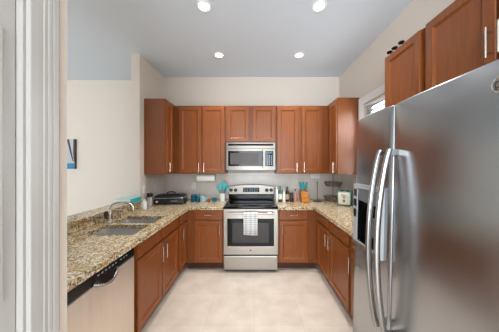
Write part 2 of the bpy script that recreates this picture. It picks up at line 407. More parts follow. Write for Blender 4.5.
# left run (faces +X), local x = depth into the room
y0 = 1.552
sb = cabinet('sink_base_cabinet', 'cherry wood base cabinet with two doors under the sink, beside the dishwasher', (XFL, y0, 0), L90, 0.955, 0.612, 0, ZT,
    doors=[(0.055, 0.470, DZ0, DZ1, 0.435, 0.60), (0.488, 0.905, DZ0, DZ1, 0.525, 0.60)], group=GB, toe=TOE, hollow=True)
for x0, x1 in ((0.055, 0.470), (0.488, 0.905)): front_bm(x0, x1, RZ0, RZ1, panel=False).build('false_drawer_front', 'wood', sb)
cabinet('corner_base_cabinet', 'cherry base cabinet with one drawer and door between sink cabinet and back left corner', (XFL, y0+0.957, 0), L90, 0.925, 0.612, 0, ZT,
    doors=[(0.012, 0.270, DZ0, DZ1, 0.050, 0.60)], drawers=[(0.012, 0.270, RZ0, RZ1, 0.141)], group=GB, toe=TOE)
cabinet('base_cabinet', 'cherry base cabinet with one drawer and door, left of the oven range', (XFL+0.002, YF, 0), 0, 0.538, 0.635, 0, ZT,
    doors=[(0.125, 0.520, DZ0, DZ1, 0.485, 0.60)], drawers=[(0.125, 0.520, RZ0, RZ1, 0.322)], group=GB, toe=TOE)
cabinet('base_cabinet', 'cherry base cabinet with one drawer and door, right of the oven range', (0.338, YF, 0), 0, 0.565, 0.635, 0, ZT,
    doors=[(0.022, 0.425, DZ0, DZ1, 0.060, 0.60)], drawers=[(0.022, 0.425, RZ0, RZ1, 0.222)], group=GB, toe=TOE)
# right run (faces -X), local x runs towards the camera
cabinet('base_cabinet', 'wide cherry base cabinet with two drawers over two doors under the toaster', (XFR, YB-0.003, 0), R90, 1.62, 0.585, 0, ZT,
    doors=[(0.672, 1.120, DZ0, DZ1, 1.085, 0.60), (1.138, 1.600, DZ0, DZ1, 1.175, 0.60)],
    drawers=[(0.672, 1.120, RZ0, RZ1, 0.896), (1.138, 1.600, RZ0, RZ1, 1.369)], group=GB, toe=TOE)
cabinet('base_cabinet', 'narrow cherry base cabinet with one door close against the steel fridge', (XFR, YB-0.005-1.62, 0), R90, 0.345, 0.585, 0, ZT,
    doors=[(0.018, 0.330, DZ0, DZ1, 0.050, 0.60)], drawers=[(0.018, 0.330, RZ0, RZ1, 0.174)], group=GB, toe=TOE)
# wall cabinets
UZ0, UZ1 = 1.370, 2.452
UD0, UD1 = UZ0+0.012, UZ1-0.022
cabinet('wall_cabinet', 'cherry wall cabinet on the left wall, its plain side towards us', (-1.275, 2.822, 0), L90, 0.616, 0.308, UZ0, UZ1+0.012,
    doors=[(0.008, 0.232, UD0, UD1, 0.030, 1.47)], group=GU)
YU = 3.120
cabinet('wall_cabinet', 'two-door cherry wall cabinet over the paper towel roll, left of the microwave', (-1.272, YU, 0), 0, 0.820, 0.318, UZ0, UZ1,
    doors=[(0.085, 0.435, UD0, UD1, 0.405, 1.47), (0.455, 0.805, UD0, UD1, 0.485, 1.47)], group=GU)
cabinet('wall_cabinet', 'short two-door cherry wall cabinet directly above the microwave', (-0.450, YU, 0), 0, 0.802, 0.318, 1.862, UZ1,
    doors=[(0.022, 0.372, 1.874, UD1, None, 0), (0.425, 0.785, 1.874, UD1, None, 0)], group=GU)
cabinet('wall_cabinet', 'two-door cherry wall cabinet above the bottles, right of the microwave', (0.354, YU, 0), 0, 0.829, 0.318, UZ0, UZ1,
    doors=[(0.012, 0.350, UD0, UD1, 0.320, 1.47), (0.404, 0.735, UD0, UD1, 0.434, 1.47)], group=GU)
cabinet('wall_cabinet', 'cherry wall cabinet on the right wall, its plain side lit by the window', (1.185, YB-0.002, 0), R90, 0.660, 0.309, UZ0, UZ1+0.012,
    doors=[(0.395, 0.652, UD0, UD1, 0.622, 1.47)], group=GU)
cabinet('wall_cabinet', 'single-door cherry wall cabinet with three dark ornaments on top, beside the window', (1.178, 1.748, 0), R90, 0.392, 0.316, 1.85, 2.455,
    doors=[(0.010, 0.378, 1.862, 2.450, None, 0)], group=GU)
cabinet('wall_cabinet', 'cherry wall cabinet hung above the fridge, a pull handle on its door', (1.185, 1.354, 0), R90, 0.760, 0.309, 1.85, 2.462,
    doors=[(0.020, 0.410, 1.862, 2.458, 0.396, 2.10), (0.418, 0.750, 1.862, 2.458, 0.446, 2.10)], group=GU)

# ------------------------------------------------------------------ worktops, ledge, sink
SX0, SX1, SY0, SYM0, SYM1, SY1 = -1.465, -1.015, 1.64, 1.945, 1.975, 2.28
YEdge = 2.752
def keepL(u, v):
    if SX0 < u < SX1 and (SY0 < v < SYM0 or SYM1 < v < SY1): return False
    return u < -0.915 or v > YEdge
tag(cells([XL+0.001, SX0, SX1, -0.915, -0.432], [0.73, SY0, SYM0, SYM1, SY1, YEdge, YB-0.012], keepL, 0.880, 0.915, lambda u, v, w: (u, v, w)).build('granite_worktop', 'granite', bevel=0.005),
    'L-shaped speckled granite worktop holding the double sink', 'worktop')
tag(cells([0.337, 0.845, XR-0.012], [1.475, YEdge, YB-0.012], lambda u, v: u > 0.845 or v > YEdge, 0.880, 0.915, lambda u, v, w: (u, v, w)).build('granite_worktop', 'granite', bevel=0.005),
    'L-shaped speckled granite worktop under the toaster and bottles', 'worktop')
gld = thing('granite_ledge', 'raised granite ledge on the half wall behind the sink faucet', 'ledge', (-1.645, 1.72, 0.915))
B(-0.12, 0.092, -1.0, 0.995, 0.073, 0.106).build('ledge_top', 'granite', gld, bevel=0.005)
B(0.061, 0.078, -0.985, 0.98, 0.001, 0.0725).build('ledge_splash', 'granite', gld)

sk = thing('double_sink', 'double bowl stainless undermount sink set in the left granite worktop', 'sink', ((SX0+SX1)/2, (SY0+SY1)/2, 0.69))
cx, cy = (SX0+SX1)/2, (SY0+SY1)/2
for a, c in ((SY0, SYM0), (SYM1, SY1)):
    x0, x1, y0_, y1_ = SX0-cx-0.004, SX1-cx+0.004, a-cy-0.004, c-cy+0.004
    b = MB()
    b.loops([rrect(x0-0.006, x1+0.006, y0_-0.006, y1_+0.006, 0.05, 0.1895), rrect(x0, x1, y0_, y1_, 0.05, 0.1895), rrect(x0+0.006, x1-0.006, y0_+0.006, y1_-0.006, 0.05, 0.03),
             rrect(x0+0.025, x1-0.025, y0_+0.025, y1_-0.025, 0.05, 0.004), rrect(x0+0.17, x1-0.17, y0_+0.11, y1_-0.11, 0.03, 0.0)], cap0=False)
    bowl = b.build('bowl', 'sink', sk, smooth=True)
    MB().lathe([(0.045, 0.0022), (0.045, 0.005), (0.034, 0.005), (0.030, 0.001)], (0, (y0_+y1_)/2, 0)).build('drain', 'chrome', bowl, smooth=True)

fc = thing('kitchen_faucet', 'satin steel arched faucet standing behind the double sink', 'faucet', (-1.53, 2.08, 0.916))
MB().lathe([(0.028, 0), (0.028, 0.008), (0.021, 0.014), (0.019, 0.10), (0.015, 0.115)]).build('base', 'nickel', fc, smooth=True)
pts = [(0, 0, 0.11)]
for k in range(13):
    a = PI-PI*0.94*k/12
    pts.append((0.115+0.115*math.cos(a), 0.02*k/12, 0.135+0.062*math.sin(a)))
pts.append((0.235, 0.021, 0.105))
MB().tube(pts, 0.0115, 12).build('spout', 'nickel', fc, smooth=True)
MB().lathe([(0.014, 0), (0.016, 0.004), (0.016, 0.025), (0.012, 0.028)], (0.235, 0.021, 0.083)).build('aerator', 'nickel', fc, smooth=True)
hd = MB().lathe([(0.024, 0), (0.024, 0.006), (0.014, 0.012), (0.013, 0.062), (0.017, 0.068), (0.017, 0.088), (0.010, 0.094)], (0.03, 0.10, 0)).build('handle_post', 'nickel', fc, smooth=True)
MB().tube([(0.03, 0.10, 0.080), (0.075, 0.11, 0.094), (0.105, 0.115, 0.096)], [0.008, 0.006, 0.005]).build('lever', 'nickel', hd, smooth=True)
sp = thing('side_sprayer', 'slim upright sprayer on the worktop at the near side of the faucet', 'sprayer', (-1.50, 1.985, 0.916))
MB().lathe([(0.024, 0), (0.024, 0.006), (0.015, 0.012), (0.014, 0.045)]).build('base', 'nickel', sp, smooth=True)
MB().lathe([(0.011, 0.0452), (0.013, 0.06), (0.017, 0.10), (0.016, 0.115), (0.010, 0.120)]).build('spray_head', 'grey_dark', sp, smooth=True)

# ------------------------------------------------------------------ dishwasher
dwt = thing('dishwasher', 'stainless dishwasher with black control panel under the left worktop', 'dishwasher', (XFL, 0.945, 0), L90)
B(0.004, 0.598, 0.002, 0.58, 0.10, 0.876).build('body', 'grey_dark', dwt)
B(0.0, 0.60, 0.06, 0.5, 0.001, 0.098).build('toe_kick', 'black', dwt)
dd = MB().loops([[(0.003, 0, z0) for z0 in ()]]) if False else None
dd = B(0.003, 0.600, -0.026, 0.001, 0.115, 0.784).build('door', 'steel_dw', dwt, bevel=0.006, smooth=True)
cp = MB().loops([[(x, y, z) for y, z in ((0.001, 0.787), (-0.024, 0.787), (-0.030, 0.80), (-0.026, 0.862), (-0.018, 0.872), (0.001, 0.872))] for x in (0.003, 0.600)])
cp = cp.build('control_panel', 'black', dwt, bevel=0.002)
for k in range(9):
    x = 0.235+k*0.030+(0.02 if k > 5 else 0)
    B(x, x+0.014, -0.0300, -0.0265, 0.832, 0.840).build('button', 'button', cp)
hn = MB()
pts = [(0.195+0.21*k/14, -0.030-0.030*math.sin(PI*k/14), 0.800-0.036*math.sin(PI*k/14)) for k in range(15)]
hn.tube(pts, 0.009, 10)
hn.build('handle', 'steel_bar', dwt, smooth=True)
hp = MB().loops([[(p[0], -0.0275, 0.815) for p in pts], [(p[0], p[1]+0.004, p[2]+0.008) for p in pts], [(p[0], -0.0275, p[2]-0.004) for p in pts]], False, False, closed=False)
hp.build('handle_pocket', 'black', dwt)
struct(B(XFL-0.6, XFL, 0.732, 0.942, 0.001, 0.879).build('trim_3', 'wood_panel'))

# ------------------------------------------------------------------ range
RX0, RX1 = -0.426, 0.332
rg = thing('oven_range', 'freestanding stainless electric range with black glass cooktop between base cabinets', 'oven range', ((RX0+RX1)/2, 2.765, 0))
rw = (RX1-RX0)/2
B(-rw, rw, 0.0, 0.64, 0.03, 0.895).build('body', 'grey_dark', rg)
B(-rw+0.02, rw-0.02, 0.03, 0.6, 0.001, 0.029).build('base', 'black', rg)
ck = B(-rw-0.001, rw+0.001, -0.030, 0.595, 0.896, 0.922).build('cooktop', 'glass_black', rg, bevel=0.006, smooth=True)
for x, y, r in ((-0.19, 0.13, 0.105), (0.19, 0.13, 0.085), (-0.19, 0.42, 0.075), (0.19, 0.42, 0.095)):
    MB().lathe([(r, 0), (r, 0.0006), (r-0.004, 0.0006), (r-0.004, 0)], (x, y, 0.9222), 40, cap0=False, cap1=False).build('burner', 'ring', ck)
B(-rw, rw, 0.53, 0.62, 0.9225, 1.02).build('backguard_riser', 'glass_black', rg, bevel=0.004)
# arched stainless control panel
poly = [(-rw, 1.021), (rw, 1.021), (rw, 1.135)]
for k in range(17):
    u = 1-2*k/16; poly.append((u*(rw-0.012), 1.145+0.035*(1-u*u)**0.8))
poly.append((-rw, 1.135))
bgp = MB().prism(poly, 0.505, 0.62).build('control_panel', 'steel_micro', rg, bevel=0.004)
for x in (-0.335, -0.260, 0.260, 0.335):
    kb = MB().lathe([(0.029, 0), (0.029, 0.004), (0.024, 0.008), (0.022, 0.028), (0.016, 0.032)], (x, 0.5048, 1.090), 20, 'y').build('knob', 'black', bgp, smooth=True)
    B(x-0.004, x+0.004, 0.4675, 0.4735, 1.072, 1.108).build('knob_grip', 'grey_dark', kb)
ds = B(-0.135, 0.135, 0.500, 0.5048, 1.058, 1.132).build('display', 'glass_black', bgp, bevel=0.002)
for r_ in range(2):
    for k in range(6):
        if r_ == 1 and 1 < k < 4: continue
        B(-0.115+k*0.041, -0.095+k*0.041, 0.4988, 0.5002, 1.070+r_*0.032, 1.082+r_*0.032).build('button', 'button', ds)
B(-0.035, 0.03, 0.4988, 0.5002, 1.100, 1.116).build('clock_window', 'teal_dark', ds)
# oven door
od = cells([-rw+0.004, -rw+0.055, rw-0.055, rw-0.004], [0.262, 0.372, 0.762, 0.890], lambda u, v: not (abs(u) < rw-0.055 and 0.372 < v < 0.762), -0.035, -0.002, lambda u, v, w: (u, w, v)).build('oven_door', 'steel', rg, bevel=0.003)
ow = B(-rw+0.056, rw-0.056, -0.033, -0.006, 0.373, 0.761).build('oven_window', 'glass_black', od)
B(-0.255, 0.255, -0.0345, -0.0332, 0.425, 0.700).build('window_view', 'oven_glass', ow)
em = MB().lathe([(0.014, 0), (0.014, 0.002), (0.011, 0.003)], (0, -0.0352, 0.318), 24, 'y').build('emblem', 'grey_dark', od, smooth=True)
MB().tube([(0.0115*math.cos(a*PI/10), -0.0385, 0.318+0.0115*math.sin(a*PI/10)) for a in range(20)], 0.0012, 6, closed=True).build('emblem_rim', 'chrome', em)
hb = MB().tube([(-0.325, -0.078, 0.843), (0.325, -0.078, 0.843)], 0.0135, 14)
for x in (-0.315, 0.315): hb.tube([(x, -0.0355, 0.843), (x, -0.078, 0.843)], 0.011, 10)
hb.build('handle', 'steel', rg, smooth=True)
B(-rw+0.004, rw-0.004, -0.033, -0.002, 0.045, 0.236).build('drawer', 'steel', rg, bevel=0.005)
B(-rw+0.006, rw-0.006, -0.020, -0.002, 0.238, 0.260).build('vent_slot', 'black', rg)
# towel over the handle
tw = thing('dish_towel', 'pale grey striped dish towel hung over the oven door handle', 'towel', (-0.047, 2.687, 0.552))
b = MB(); rings = []
path = [(-0.024, 0.0), (-0.0235, 0.10), (-0.022, 0.20), (-0.0195, 0.27), (-0.0175, 0.295), (-0.010, 0.3085), (0.0, 0.3115), (0.010, 0.3085), (0.0165, 0.295), (0.0175, 0.25), (0.018, 0.16), (0.019, 0.07)]
for k, (y, z) in enumerate(path):
    fl = max(0, 1-z/0.3)
    rings.append([(x, y-fl*0.006*math.sin(9*PI*(x+0.3)), z-(0.006*math.sin(7*x*PI) if k == 0 else 0)) for x in [-0.095+0.19*i/24 for i in range(25)]])
b.loops(rings, False, False, closed=False)
to = b.build('cloth', 'towel', tw, smooth=True)
md = to.modifiers.new('thick', 'SOLIDIFY'); md.thickness = 0.0022; md.offset = 0

# ------------------------------------------------------------------ microwave
mw = thing('microwave', 'stainless over-the-range microwave mounted under the short wall cabinet', 'microwave', (-0.049, 3.02, 1.424))
mr = 0.381
B(-mr, mr, 0.045, 0.417, 0.0, 0.434).build('body', 'grey_dark', mw)
fr = MB()
def arc_front(x): return 0.010*(x/mr)**2
us = [-mr+2*mr*k/16 for k in range(17)]
def curved(x0, x1, z0, z1, yf, yb, n=12):
    xs = [x0+(x1-x0)*k/n for k in range(n+1)]
    bb = MB(); R = []
    for x in xs: R.append([(x, arc_front(x)+yf, z0), (x, arc_front(x)+yf, z1), (x, yb, z1), (x, yb, z0)])
    return bb.loops(R)
curved(-mr, mr, 0.002, 0.336, 0.004, 0.044).build('front_panel', 'steel_micro', mw, bevel=0.003)
vg = curved(-mr, mr, 0.338, 0.432, 0.004, 0.044).build('top_panel', 'steel_micro', mw, bevel=0.003)
gr = curved(-mr+0.03, mr-0.035, 0.382, 0.410, 0.0005, 0.020).build('vent_grille', 'black_matte', vg)
for k in range(3): curved(-mr+0.034, mr-0.04, 0.386+k*0.008, 0.389+k*0.008, -0.001, 0.010).build('louvre', 'black_matte', gr)
dw_ = curved(-mr+0.030, 0.205, 0.066, 0.300, 0.0005, 0.020).build('door', 'glass_black', mw, bevel=0.003)
curved(-mr+0.062, 0.115, 0.094, 0.272, -0.0012, 0.004).build('window', 'micro_glass', dw_)
cpn = curved(0.222, mr-0.035, 0.066, 0.300, 0.0005, 0.020).build('control_panel', 'glass_black', mw, bevel=0.003)
curved(0.240, mr-0.050, 0.262, 0.284, -0.001, 0.006, 3).build('display', 'teal_dark', cpn)
for r_ in range(5):
    for k in range(3):
        x = 0.243+k*0.033
        curved(x, x+0.020, 0.090+r_*0.032, 0.104+r_*0.032, -0.0008, 0.006, 2).build('button', 'button', cpn)
hm = MB().tube([(0.190, -0.036, 0.040), (0.190, -0.036, 0.318)], 0.011, 12)
for z in (0.055, 0.303): hm.tube([(0.190, 0.004, z), (0.190, -0.036, z)], 0.009, 8)
hm.build('handle', 'steel', mw, smooth=True)

# ------------------------------------------------------------------ fridge
FL = 1.3
fg = thing('refrigerator', 'large stainless side-by-side refrigerator with ice dispenser at the right', 'refrigerator', (0.712, 1.455, 0.0), R90)
fg.rotation_euler = (-math.radians(FL), 0, R90) if False else (0, 0, R90)
FW, FH = 0.91, 1.835
lean = math.tan(math.radians(FL))
def shear(b):
    for v in b.bm.verts: v.co.y += v.co.z*lean
    return b
tilt = Matrix.Rotation(math.radians(FL), 4, 'X')
def tl(b):
    b.bm.transform(Matrix.Rotation(-math.radians(FL), 4, 'X')); return b
tl(B(0.006, FW-0.006, 0.085, 0.690, 0.055, 1.80)).build('body', 'grey_mid', fg, bevel=0.004)
tl(B(0.02, FW-0.02, 0.06, 0.64, 0.018, 0.053)).build('base_grille', 'grey_dark', fg)
def door_prof(x0, x1, n=14):
    f = []
    for k in range(n+1):
        u = k/n; x = x0+(x1-x0)*u; e = min(u, 1-u)*(x1-x0)
        y = 0.010*(2*u-1)**2
        if e < 0.014: y += 0.012*(1-e/0.014)**2
        f.append((x, y))
    return f+[(x1, 0.078), (x0, 0.078)]
def fdoor(x0, x1):
    xs = [x0, x0+0.004, x0+0.009, x0+0.014]+[x0+0.014+(x1-x0-0.028)*k/14 for k in range(1, 14)]+[x1-0.014, x1-0.009, x1-0.004, x1]
    def plan(push):
        pf = []
        for x in xs:
            u = (x-x0)/(x1-x0); e = min(x-x0, x1-x); y = 0.009*(2*u-1)**2
            if e < 0.014: y += 0.012*(1-e/0.014)**2
            pf.append((x, y+push))
        return pf+[(x1, 0.080), (x0, 0.080)]
    return MB().loops([[(x, y, z) for x, y in plan(p)] for z, p in ((0.06, 0.004), (0.066, 0.0), (FH-0.012, 0.0), (FH-0.004, 0.003), (FH, 0.010))])
frz = tl(fdoor(0.0, 0.386)).build('freezer_door', 'steel_fridge', fg, smooth=True)
frd = tl(fdoor(0.393, FW)).build('fridge_door', 'steel_fridge', fg, smooth=True)
# recess for the ice and water dispenser
cut = tl(B(0.090, 0.316, -0.05, 0.060, 0.985, 1.345)).build('cutter', 'black')
cut.parent = fg
bo = frz.modifiers.new('cut', 'BOOLEAN'); bo.operation = 'DIFFERENCE'; bo.object = cut; bo.solver = 'EXACT'
bpy.context.view_layer.update()
dg = bpy.context.evaluated_depsgraph_get()
nm = bpy.data.meshes.new_from_object(frz.evaluated_get(dg)); frz.modifiers.clear(); frz.data = nm
bpy.data.objects.remove(cut)
dsp = tl(cells([0.034, 0.090, 0.316, 0.336], [0.955, 0.985, 1.345, 1.372], lambda u, v: not (0.090 < u < 0.316 and 0.985 < v < 1.345), -0.020, 0.016, lambda u, v, w: (u, w, v))).build('dispenser', 'silver', fg, bevel=0.004)
rec = MB()
q = [(0.091, 0.986), (0.315, 0.986), (0.315, 1.344), (0.091, 1.344)]
rec.loops([[(x, -0.016, z) for x, z in q], [(x, 0.057, z) for x, z in q]], cap0=False)
tl(rec).build('dispenser_recess', 'black', dsp)
tl(MB().prism([(-0.019, 1.343), (-0.012, 1.262), (0.050, 1.235), (0.056, 1.343)], 0.0915, 0.3145, plane='yz')).build('dispenser_panel', 'grey_mid', dsp, bevel=0.002)
for z0, z1, m_, nm_ in ((1.285, 1.335, 'grey_dark', 'display'), (1.215, 1.265, 'navy', 'touch_pad'), (1.140, 1.195, 'navy', 'touch_pad')):
    tl(B(0.043, 0.080, -0.0216, -0.0204, z0, z1)).build(nm_, m_, dsp)
tl(MB().prism([(0.0, 1.03), (0.006, 1.03), (-0.004, 1.16), (-0.014, 1.16)], 0.165, 0.240, plane='yz')).build('paddle', 'grey_mid', dsp, loc=(0, 0.035, 0))
tl(B(0.060, 0.322, -0.034, -0.0205, 0.957, 0.975)).build('drip_tray', 'steel', dsp, bevel=0.003)
for x, par in ((0.352, frz), (0.427, frd)):
    hb = MB(); n = 24
    pts = [(x, -0.036-0.056*math.sin(PI*k/n)**0.75, 0.60+0.985*k/n) for k in range(n+1)]
    hb.tube([(p[0], p[1], p[2]) for p in pts], 0.0165, 12, flat=0.7)
    for z in (0.615, 1.570): hb.box(x-0.010, x+0.010, -0.040, 0.012, z-0.014, z+0.014)
    tl(hb).build('handle', 'steel_bar', par, smooth=True)
# round emblem with a looping script monogram
ex, ez = 0.858, 1.750
def cpt(x, z, y=-0.0): return (ex+x, 0.0035+y, ez+z)
emb = tl(MB().lathe([(0.026, 0), (0.026, 0.002)], (ex, 0.006, ez), 32, 'y')).build('emblem', 'steel', frd, smooth=True)
tl(MB().tube([cpt(0.0245*math.cos(a*PI/20), 0.0245*math.sin(a*PI/20)) for a in range(40)], 0.0024, 8, closed=True)).build('emblem_rim', 'chrome', emb, smooth=True)
scr = MB()
for cx_, cz_, r_, a0, a1 in ((-0.008, 0.001, 0.009, 40, 400), (0.008, 0.001, 0.008, 30, 330), (0.0, 0.0, 0.018, 130, 230), (0.0, 0.0, 0.018, -50, 50), (-0.012, -0.010, 0.004, 0, 300), (0.012, 0.010, 0.004, 0, 300)):
    scr.tube([cpt(cx_+r_*math.cos(math.radians(a0+(a1-a0)*k/20)), cz_+r_*math.sin(math.radians(a0+(a1-a0)*k/20)), 0.0008) for k in range(21)], 0.0014, 6)
tl(scr).build('emblem_script', 'grey_dark', emb)

# ------------------------------------------------------------------ recessed ceiling lights
where = ['recessed ceiling light, the near one on the left', 'recessed ceiling light, the near one on the right', 'recessed ceiling light, the far one on the left nearest the corner', 'recessed ceiling light, the far one on the right before the wall cabinets']
lens = emis('lamp_lens', (1, 0.97, 0.92, 1), 9.0)
for i, (x, y) in enumerate(LAMPS):
    if i < 4:
        t = thing('recessed_light', where[i], 'ceiling light', (x, y, ZC), 0, 'recessed ceiling lights')
        MB().lathe([(0.072, 0), (0.070, -0.006), (0.058, -0.009), (0.050, -0.004), (0.050, -0.001)], (0, 0, -0.0005), 32, cap0=False, cap1=False).build('trim_ring', 'plastic_white', t, smooth=True)
        MB().lathe([(0.0495, -0.0015), (0.030, -0.005), (0.010, -0.006)], (0, 0, 0), 32).build('lens', lens, t, smooth=True)
    area('recessed_lamp', (x, y, ZC-0.012), (x, y, 0), 0.13, 0.13, 5.0, (1.0, 0.97, 0.93), 'DISK', math.radians(105))

# ------------------------------------------------------------------ picture on the far wall
pc = thing('canvas_picture', 'narrow beach canvas picture on the living room wall', 'picture', (-3.50, 3.515, 1.44))
B(-0.28, 0.28, 0.0, 0.042, 0.0, 0.535).build('canvas', 'canvas', pc)
B(-0.279, 0.279, -0.0012, -0.0002, 0.0, 0.10).build('water_band', 'canvas_blue', pc)
q = [(-0.05, 0.53), (0.03, 0.53), (0.10, 0.38), (0.18, 0.20), (0.25, 0.10), (0.275, 0.06), (0.275, 0.10), (0.20, 0.22), (0.15, 0.36), (0.13, 0.53), (0.05, 0.53), (0.01, 0.44)]
MB().prism([(0.145, 0.53), (0.185, 0.53), (0.215, 0.38), (0.262, 0.14), (0.255, 0.12), (0.20, 0.30)], -0.0014, -0.0003).build('branch_print', 'canvas_dark', pc)
MB().prism([(0.279, 0.11), (0.279, 0.53), (0.262, 0.53), (0.258, 0.3), (0.268, 0.15)], -0.0013, -0.0002).build('trunk_print', 'canvas_dark', pc)
B(0.2801, 0.284, 0.0, 0.042, 0.0, 0.535).build('side_edge', 'canvas_dark', pc)

# ------------------------------------------------------------------ outlets and switches
def plate(name, label, loc, rz, w=0.07, h=0.115, gangs=1, kind='outlet', cat='outlet'):
    t = thing(name, label, cat, loc, rz)
    B(-w/2, w/2, -0.006, -0.0005, 0, h).build('cover_plate', 'plastic_white', t, bevel=0.002)
    for g in range(gangs):
        x = -w/2+w*(g+0.5)/gangs
        if kind == 'outlet':
            for z in (h*0.3, h*0.7):
                s_ = B(x-0.016, x+0.016, -0.0075, -0.0062, z-0.014, z+0.014).build('socket', 'cream', t, bevel=0.001)
                for dx in (-0.006, 0.006): B(x+dx-0.001, x+dx+0.001, -0.0080, -0.0076, z-0.004, z+0.006).build('slot', 'grey_dark', s_)
        else:
            B(x-0.015, x+0.015, -0.009, -0.0062, h*0.23, h*0.77).build('rocker', 'cream', t, bevel=0.002)
plate('wall_outlet', 'white wall outlet on the left tile above the black appliance', (XL+0.010, 3.12, 1.085), L90)
plate('wall_outlet', 'white wall outlet on the back tile below the paper towel roll', (-1.055, YB-0.010, 1.085), 0)
plate('switch_plate', 'wide white switch plate on the back tile above the thin metal stand', (1.07, YB-0.010, 1.275), 0, 0.16, 0.085, 3, 'switch', 'light switch')
plate('switch_plate', 'white switch plate at the near edge of the left wall tile', (XL+0.010, 2.80, 1.10), L90, 0.07, 0.115, 1, 'switch', 'light switch')

# ------------------------------------------------------------------ things on the left worktop
ZW = 0.9155
bk = thing('storage_book', 'white and teal book box lying on the granite ledge', 'book', (-1.645, 2.565, 1.0215), 0.0)
B(-0.105, 0.100, -0.115, 0.115, 0.004, 0.052).build('pages', 'paper', bk)
B(-0.108, 0.104, -0.118, 0.118, 0.0, 0.0038).build('back_cover', 'teal_light', bk)
B(-0.108, 0.100, -0.118, 0.118, 0.0522, 0.056).build('front_cover', 'pale_blue', bk)
B(0.1002, 0.104, -0.118, 0.118, 0.004, 0.056).build('spine', 'teal_light', bk)

bt = thing('soap_bottle', 'small plain white bottle by the end of the left wall', 'bottle', (-1.452, 2.60, ZW))
MB().lathe([(0.026, 0), (0.029, 0.006), (0.029, 0.095), (0.014, 0.115)]).build('bottle_body', 'plastic_white', bt, smooth=True)
MB().lathe([(0.013, 0.1155), (0.013, 0.135), (0.010, 0.138)]).build('cap', 'plastic_white', bt, smooth=True)
jr = thing('lidded_jar', 'clear jar with a black lid in front of the left tile', 'jar', (-1.505, 2.83, ZW))
MB().lathe([(0.032, 0), (0.034, 0.006), (0.034, 0.125), (0.028, 0.132)]).build('jar_body', 'clear', jr, smooth=True)
MB().lathe([(0.037, 0.1325), (0.039, 0.138), (0.039, 0.178), (0.034, 0.186)]).build('lid', 'black', jr, smooth=True)

ap = thing('countertop_grill', 'long black countertop appliance with a lid handle in the back left corner', 'kitchen appliance', (-1.278, 3.03, ZW), math.radians(9))
def rbody(w, d, z0, z1, r, ins): return MB().loops([rrect(-w+ins, w-ins, -d+ins, d-ins, r, z0), rrect(-w, w, -d, d, r, z0+ins), rrect(-w, w, -d, d, r, z1-ins), rrect(-w+ins, w-ins, -d+ins, d-ins, r, z1)])
gb = rbody(0.225, 0.125, 0.010, 0.092, 0.04, 0.010).build('base', 'navy', ap, smooth=True)
MB().loops([rrect(-0.222, 0.222, -0.122, 0.122, 0.04, 0.0925), rrect(-0.226, 0.226, -0.126, 0.126, 0.04, 0.096), rrect(-0.226, 0.226, -0.126, 0.126, 0.04, 0.102), rrect(-0.222, 0.222, -0.122, 0.122, 0.04, 0.105)]).build('metal_band', 'nickel', ap, smooth=True)
MB().loops([rrect(-0.222, 0.222, -0.122, 0.122, 0.04, 0.1055), rrect(-0.218, 0.218, -0.118, 0.118, 0.04, 0.125), rrect(-0.19, 0.19, -0.09, 0.09, 0.04, 0.145), rrect(-0.15, 0.15, -0.06, 0.06, 0.03, 0.150)]).build('lid', 'navy', ap, smooth=True)
MB().tube([(-0.06, 0, 0.150), (-0.05, 0, 0.172), (-0.02, 0, 0.180), (0.02, 0, 0.180), (0.05, 0, 0.172), (0.06, 0, 0.150)], 0.008, 10).build('lid_handle', 'black', ap, smooth=True)
MB().lathe([(0.018, 0), (0.018, 0.012), (0.014, 0.015)], (-0.17, -0.1255, 0.05), 20, 'y').build('dial', 'nickel', ap, smooth=True)
B(0.02, 0.12, -0.1262, -0.1252, 0.048, 0.062).build('name_strip', 'grey_mid', gb)
for x in (-0.18, 0.18):
    for y in (-0.085, 0.085): MB().lathe([(0.012, 0), (0.012, 0.0095)], (x, y, 0), 12).build('foot', 'black', ap)

def jar(name, label, cat, x, y, r, h, m, lidm=None, group=None, lid_h=0.018):
    t = thing(name, label, cat, (x, y, ZW), 0, group)
    MB().lathe([(r*0.9, 0), (r, 0.006), (r, h-lid_h-0.004), (r*0.9, h-lid_h)]).build('jar_body', m, t, smooth=True)
    MB().lathe([(r*0.94, h-lid_h+0.0005), (r*0.98, h-lid_h+0.004), (r*0.94, h-0.003), (r*0.3, h)]).build('lid', lidm or m, t, smooth=True)
    return t
jar('canister', 'dark teal lidded canister beside the black appliance', 'canister', -0.985, 3.17, 0.034, 0.120, 'teal_dark', group='dark teal canisters')
jar('canister', 'dark teal lidded canister beside the pale blue cup', 'canister', -0.912, 3.17, 0.034, 0.120, 'teal_dark', group='dark teal canisters')
def cup(name, label, cat, x, y, r, h, m, r0=0.75):
    t = thing(name, label, cat, (x, y, ZW))
    MB().lathe([(r*r0*0.9, 0), (r*r0, 0.004), (r, h), (r-0.004, h), (r*r0-0.004, 0.008)]).build('cup_body', m, t, smooth=True)
    return t
pcup = cup('tea_cup', 'pale blue cup beside the dark teal canisters', 'cup', -0.820, 3.17, 0.042, 0.088, 'pale_blue', 0.85)
MB().tube([(0.038+0.022*math.sin(PI*k/8), 0, 0.02+0.05*k/8) for k in range(9)], 0.005, 8).build('handle', 'pale_blue', pcup, smooth=True)
jar('spice_pot', 'tiny red pot between the pale blue cup and teal bowl', 'pot', -0.735, 3.15, 0.020, 0.034, 'red', lid_h=0.008)
cup('small_bowl', 'small teal bowl between the red pot and white crock', 'bowl', -0.645, 3.17, 0.050, 0.055, 'teal', 0.6)
cr = thing('utensil_crock', 'white crock beside the range, full of turquoise utensils', 'crock', (-0.512, 3.20, ZW))
MB().lathe([(0.040, 0), (0.043, 0.006), (0.045, 0.126), (0.048, 0.136), (0.043, 0.136), (0.040, 0.010)]).build('crock_body', 'plastic_white', cr, smooth=True)
